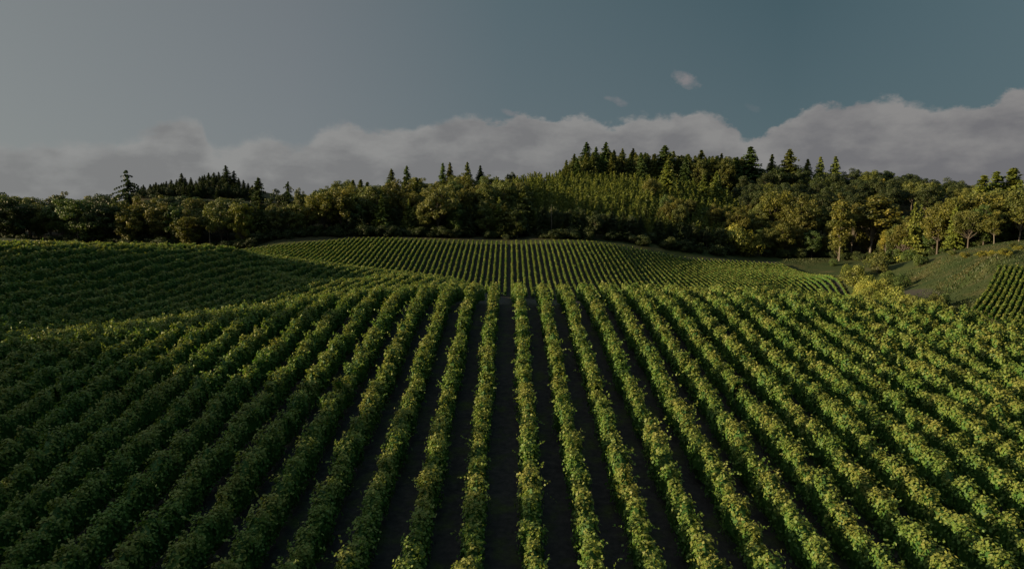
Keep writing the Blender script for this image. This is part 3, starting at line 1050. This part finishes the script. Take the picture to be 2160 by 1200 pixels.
stand(125, (520, 1110), [(520, 312), (600, 328), (700, 331), (1100, 333)], 120,
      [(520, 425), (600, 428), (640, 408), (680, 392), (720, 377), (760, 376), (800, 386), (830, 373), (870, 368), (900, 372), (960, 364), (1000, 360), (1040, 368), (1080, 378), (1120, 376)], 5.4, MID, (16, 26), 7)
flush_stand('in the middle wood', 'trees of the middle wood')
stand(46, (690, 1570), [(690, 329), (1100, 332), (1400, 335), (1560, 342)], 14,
      [(690, 440), (850, 432), (1100, 424), (1300, 440), (1400, 455), (1500, 470), (1570, 485)], 5.0, [('fir', 'dark', .55, 1.35, 1), ('full', 'dark', .45, .9, .9)], (14, 19), 8, front_bias=1.0)  # dark tint puts the shade of this edge into the crowns
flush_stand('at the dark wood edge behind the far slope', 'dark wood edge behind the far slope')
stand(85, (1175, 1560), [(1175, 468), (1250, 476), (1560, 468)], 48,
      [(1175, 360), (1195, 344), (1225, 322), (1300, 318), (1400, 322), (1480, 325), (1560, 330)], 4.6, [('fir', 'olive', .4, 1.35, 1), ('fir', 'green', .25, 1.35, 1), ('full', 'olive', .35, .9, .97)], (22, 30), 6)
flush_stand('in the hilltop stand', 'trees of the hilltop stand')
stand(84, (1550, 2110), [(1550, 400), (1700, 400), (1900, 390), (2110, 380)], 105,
      [(1550, 338), (1620, 336), (1700, 346), (1760, 351), (1800, 352), (1900, 356), (1940, 362), (1980, 378), (2000, 384), (2040, 384), (2110, 398)], 7.0, [('oak', 'dark', .5, 1.1, 1), ('full', 'dark', .3, 1.1, 1), ('oak', 'olive', .2, 1, 1)], (14, 22), 8, front_bias=1.0)  # dark crowns carry the hillside's shade in their colour
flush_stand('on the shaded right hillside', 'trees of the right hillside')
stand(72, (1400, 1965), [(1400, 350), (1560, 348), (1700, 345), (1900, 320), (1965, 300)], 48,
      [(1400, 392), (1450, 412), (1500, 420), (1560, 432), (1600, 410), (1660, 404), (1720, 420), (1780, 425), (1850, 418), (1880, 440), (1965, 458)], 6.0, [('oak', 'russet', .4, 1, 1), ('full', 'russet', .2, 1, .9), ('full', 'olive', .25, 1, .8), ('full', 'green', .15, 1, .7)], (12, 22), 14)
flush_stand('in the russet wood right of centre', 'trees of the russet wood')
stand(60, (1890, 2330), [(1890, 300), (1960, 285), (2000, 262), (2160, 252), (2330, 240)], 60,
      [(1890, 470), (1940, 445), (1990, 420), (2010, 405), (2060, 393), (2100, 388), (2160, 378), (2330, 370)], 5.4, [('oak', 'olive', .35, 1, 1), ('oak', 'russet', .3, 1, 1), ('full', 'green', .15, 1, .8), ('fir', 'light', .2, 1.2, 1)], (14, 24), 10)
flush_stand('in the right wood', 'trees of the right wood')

# young conifer plantation on the central slope: the nearest ones are single trees, the rest one mass
pl = []
for _ in range(9000):
    px = rng.uniform(985, 1570)
    Y = 345 + 128 * rng.random()
    x = (px - 1075) / FOC * Y
    yb = np.interp(px, [985, 1075, 1120, 1250, 1400, 1570], [415, 440, 472, 476, 466, 440])
    if Y > yb or any((x - a) ** 2 + (Y - b) ** 2 < 2.9 ** 2 for a, b, _z in pl[-4000:]) or any((x - a) ** 2 + (Y - b) ** 2 < 3.2 ** 2 for a, b in PLACED):
        continue
    pl.append((x, Y, px))
pl.sort(key=lambda p: p[1])
NP = 230
for x, Y, px in pl[:NP]:
    tree('young', x, Y, rng.uniform(8.5, 12.0), 'light' if rng.random() < .75 else 'olive', 'young pointed conifer in the dense light green plantation behind the far slope', 'young conifers of the plantation', rng.uniform(.9, 1.2))
raw = [conifer(.25, .02, 16, 7, .08, .10, .8, .25) for _ in range(3)]
bq, bt = [], []
for x, Y, px in pl[NP:]:
    q, t, _ = raw[rng.integers(3)]
    h = rng.uniform(7.5, 11.5)
    a = rng.uniform(0, 6.28)
    R = np.array([[math.cos(a), -math.sin(a), 0], [math.sin(a), math.cos(a), 0], [0, 0, 1]])
    wdt = rng.uniform(.95, 1.3)
    bq.append(q @ R.T * np.array([h * wdt, h * wdt, h]) + np.array([x, Y, float(H(x, Y))]))
    bt.append(np.clip(t + rng.normal(0, .1), 0, 1))
mass = link(bpy.data.objects.new('plantation', quads_mesh('plantation', np.concatenate(bq), M_TREE, np.concatenate(bt))))
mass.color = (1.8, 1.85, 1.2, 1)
tag(mass, 'dense light green conifer plantation rising behind its first trees', 'plantation', None, 'stuff')

# bushes along the gully right of the far slope
BS = [(1808, 552, 262, .95, 9.5, 'light'), (1790, 590, 272, .9, 4.5, 'light'), (1835, 572, 250, .9, 8.5, 'light'), (1855, 560, 262, .8, 8.0, 'olive'), (1832, 590, 232, 1.0, 6.5, 'pale'), (1850, 585, 228, 1.1, 7.0, 'pale'), (1873, 590, 226, 1.0, 7.0, 'light'),
      (1880, 568, 250, .8, 6.5, 'green'), (1905, 585, 235, .9, 6.5, 'green'), (1900, 604, 196, .9, 7.2, 'pale'), (1893, 615, 190, .8, 6.0, 'light'), (1930, 612, 185, .9, 6.0, 'light'), (1945, 607, 178, .9, 6.0, 'olive'), (1960, 632, 165, .9, 4.5, 'light'), (1985, 625, 168, .7, 5.0, 'olive'),
      (1998, 624, 172, .6, 5.0, 'green'), (1868, 606, 212, 1.0, 5.0, 'light'), (1916, 632, 176, 1.0, 4.0, 'light'), (1975, 645, 158, 1.0, 3.6, 'light'), (1850, 540, 300, .9, 9, 'olive'), (1885, 545, 300, .9, 9, 'green'), (1760, 560, 320, .9, 4, 'green'), (1920, 560, 275, 1.1, 6, 'green'), (1945, 575, 250, 1.0, 5, 'green'),
      (1822, 575, 240, 1.0, 6.5, 'pale'), (1840, 600, 222, 1.0, 6.0, 'light'), (1925, 618, 184, 1.0, 5.5, 'pale'), (1955, 628, 170, 1.0, 5.0, 'pale'), (1980, 640, 162, 1.0, 4.4, 'light'), (2040, 552, 232, 1.3, 2.5, 'gold'), (2075, 548, 225, 1.4, 2.6, 'gold'), (2100, 540, 215, 1.3, 2.4, 'gold'), (2125, 548, 198, 1.3, 2.6, 'gold'), (2012, 560, 240, 1.3, 2.2, 'olive'), (2150, 545, 205, 1.2, 2.5, 'gold'), (2142, 528, 225, 1.2, 2.2, 'olive')]
cnt = {}
for px, yt, Y, wd, h, colr in sorted(BS):
    w_ = {'light': 'light green', 'pale': 'pale grey green', 'olive': 'olive', 'green': 'dark green', 'gold': 'low golden'}[colr]
    cnt[w_] = cnt.get(w_, 0) + 1
    x = (px - 1075) / FOC * Y
    where = 'on the grassy right bank' if px > 2005 else 'along the gully beside the meadow'
    o = tree('bush', x, Y, h, colr, f'{w_} bush {where}, {ordinal(cnt[w_])} of these from the left', 'bushes on the right bank' if px > 2005 else 'bushes along the gully', wd)

# low bushes hiding the feet of the woods
US = []
for _ in range(150):
    px = rng.uniform(20, 1760)
    Y = float(np.interp(px, [0, 500, 600, 700, 1100, 1400, 1560, 1760], [316, 316, 325, 328, 330, 333, 340, 345])) + rng.uniform(-2, 5)
    US.append((px, (px - 1075) / FOC * Y, Y))
for _ in range(95):
    px = rng.uniform(490, 780) if _ < 35 else rng.uniform(1740, 2230)
    Y = float(np.interp(px, [490, 600, 700, 780, 1740, 1890, 1960, 2000, 2160, 2250], [311, 322, 327, 327, 345, 306, 291, 268, 257, 252])) + rng.uniform(-2, 6)
    US.append((px, (px - 1075) / FOC * Y, Y))
for i, (px, x, Y) in enumerate(sorted(US)):
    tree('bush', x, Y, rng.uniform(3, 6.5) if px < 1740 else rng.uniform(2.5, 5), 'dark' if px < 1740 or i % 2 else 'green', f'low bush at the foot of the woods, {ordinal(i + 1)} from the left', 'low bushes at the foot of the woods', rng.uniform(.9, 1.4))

# ------------------------------------------------------------------ grass on the banks and meadow
n = 150000
gx = rng.uniform(100, 200, n)
gy = rng.uniform(110, 345, n)
ok = (gx / gy < .80) & (gx / gy > .40) & ~((gx < 132) & (gy > 212) & (gy < 333)) & (gy < np.interp(gx, [100, 170, 205], [345, 335, 300]))
nz = np.sin(gx * .11 + 2 * np.sin(gy * .05)) + np.sin(gy * .13 + gx * .05)
ok &= rng.random(n) < np.clip(.45 + .4 * nz, .08, 1)
gx, gy = gx[ok], gy[ok]
gz = H(gx, gy)
ht_ = rng.uniform(.15, .42, len(gx)) * np.clip(.8 + .35 * nz[ok], .4, 1.5)
ang = rng.uniform(0, 6.28, len(gx))
wv = np.stack([np.cos(ang), np.sin(ang), 0 * ang], 1) * (ht_ * .35)[:, None]
bs = np.stack([gx, gy, gz - .03], 1)
tp = bs + np.stack([rng.normal(0, .15, len(gx)), rng.normal(0, .15, len(gx)), ht_], 1)
gq = np.stack([bs - wv, bs + wv, tp + wv * .5, tp - wv * .5], 1)
gr = link(bpy.data.objects.new('grass', quads_mesh('grass', gq, M_GRASS, np.clip(.35 + .15 * nz[ok] + rng.normal(0, .08, len(gx)) + .5 * ((gy > 186) & (gy < 245) & (gx > 132) & (np.sin(gy * .35 + gx * .12) > .35)), 0, 1))))  # warm sunlit strips on the bank are put into the blade tint
tag(gr, 'golden green grass on the meadow and right bank, sunlit strips tinted in', 'grass', None, 'stuff')

# ------------------------------------------------------------------ unseen trees and bushes on the left rise, added to shade the slopes
for i, (x, y, h, wd, k) in enumerate(SHADE):
    tree(k, x, y, h, 'dark', f'dark {"bush" if k == "bush" else "tree"} on the rise outside the left edge, {ordinal(i + 1)} of the added shade belt', 'added shade trees on the left rise', wd)
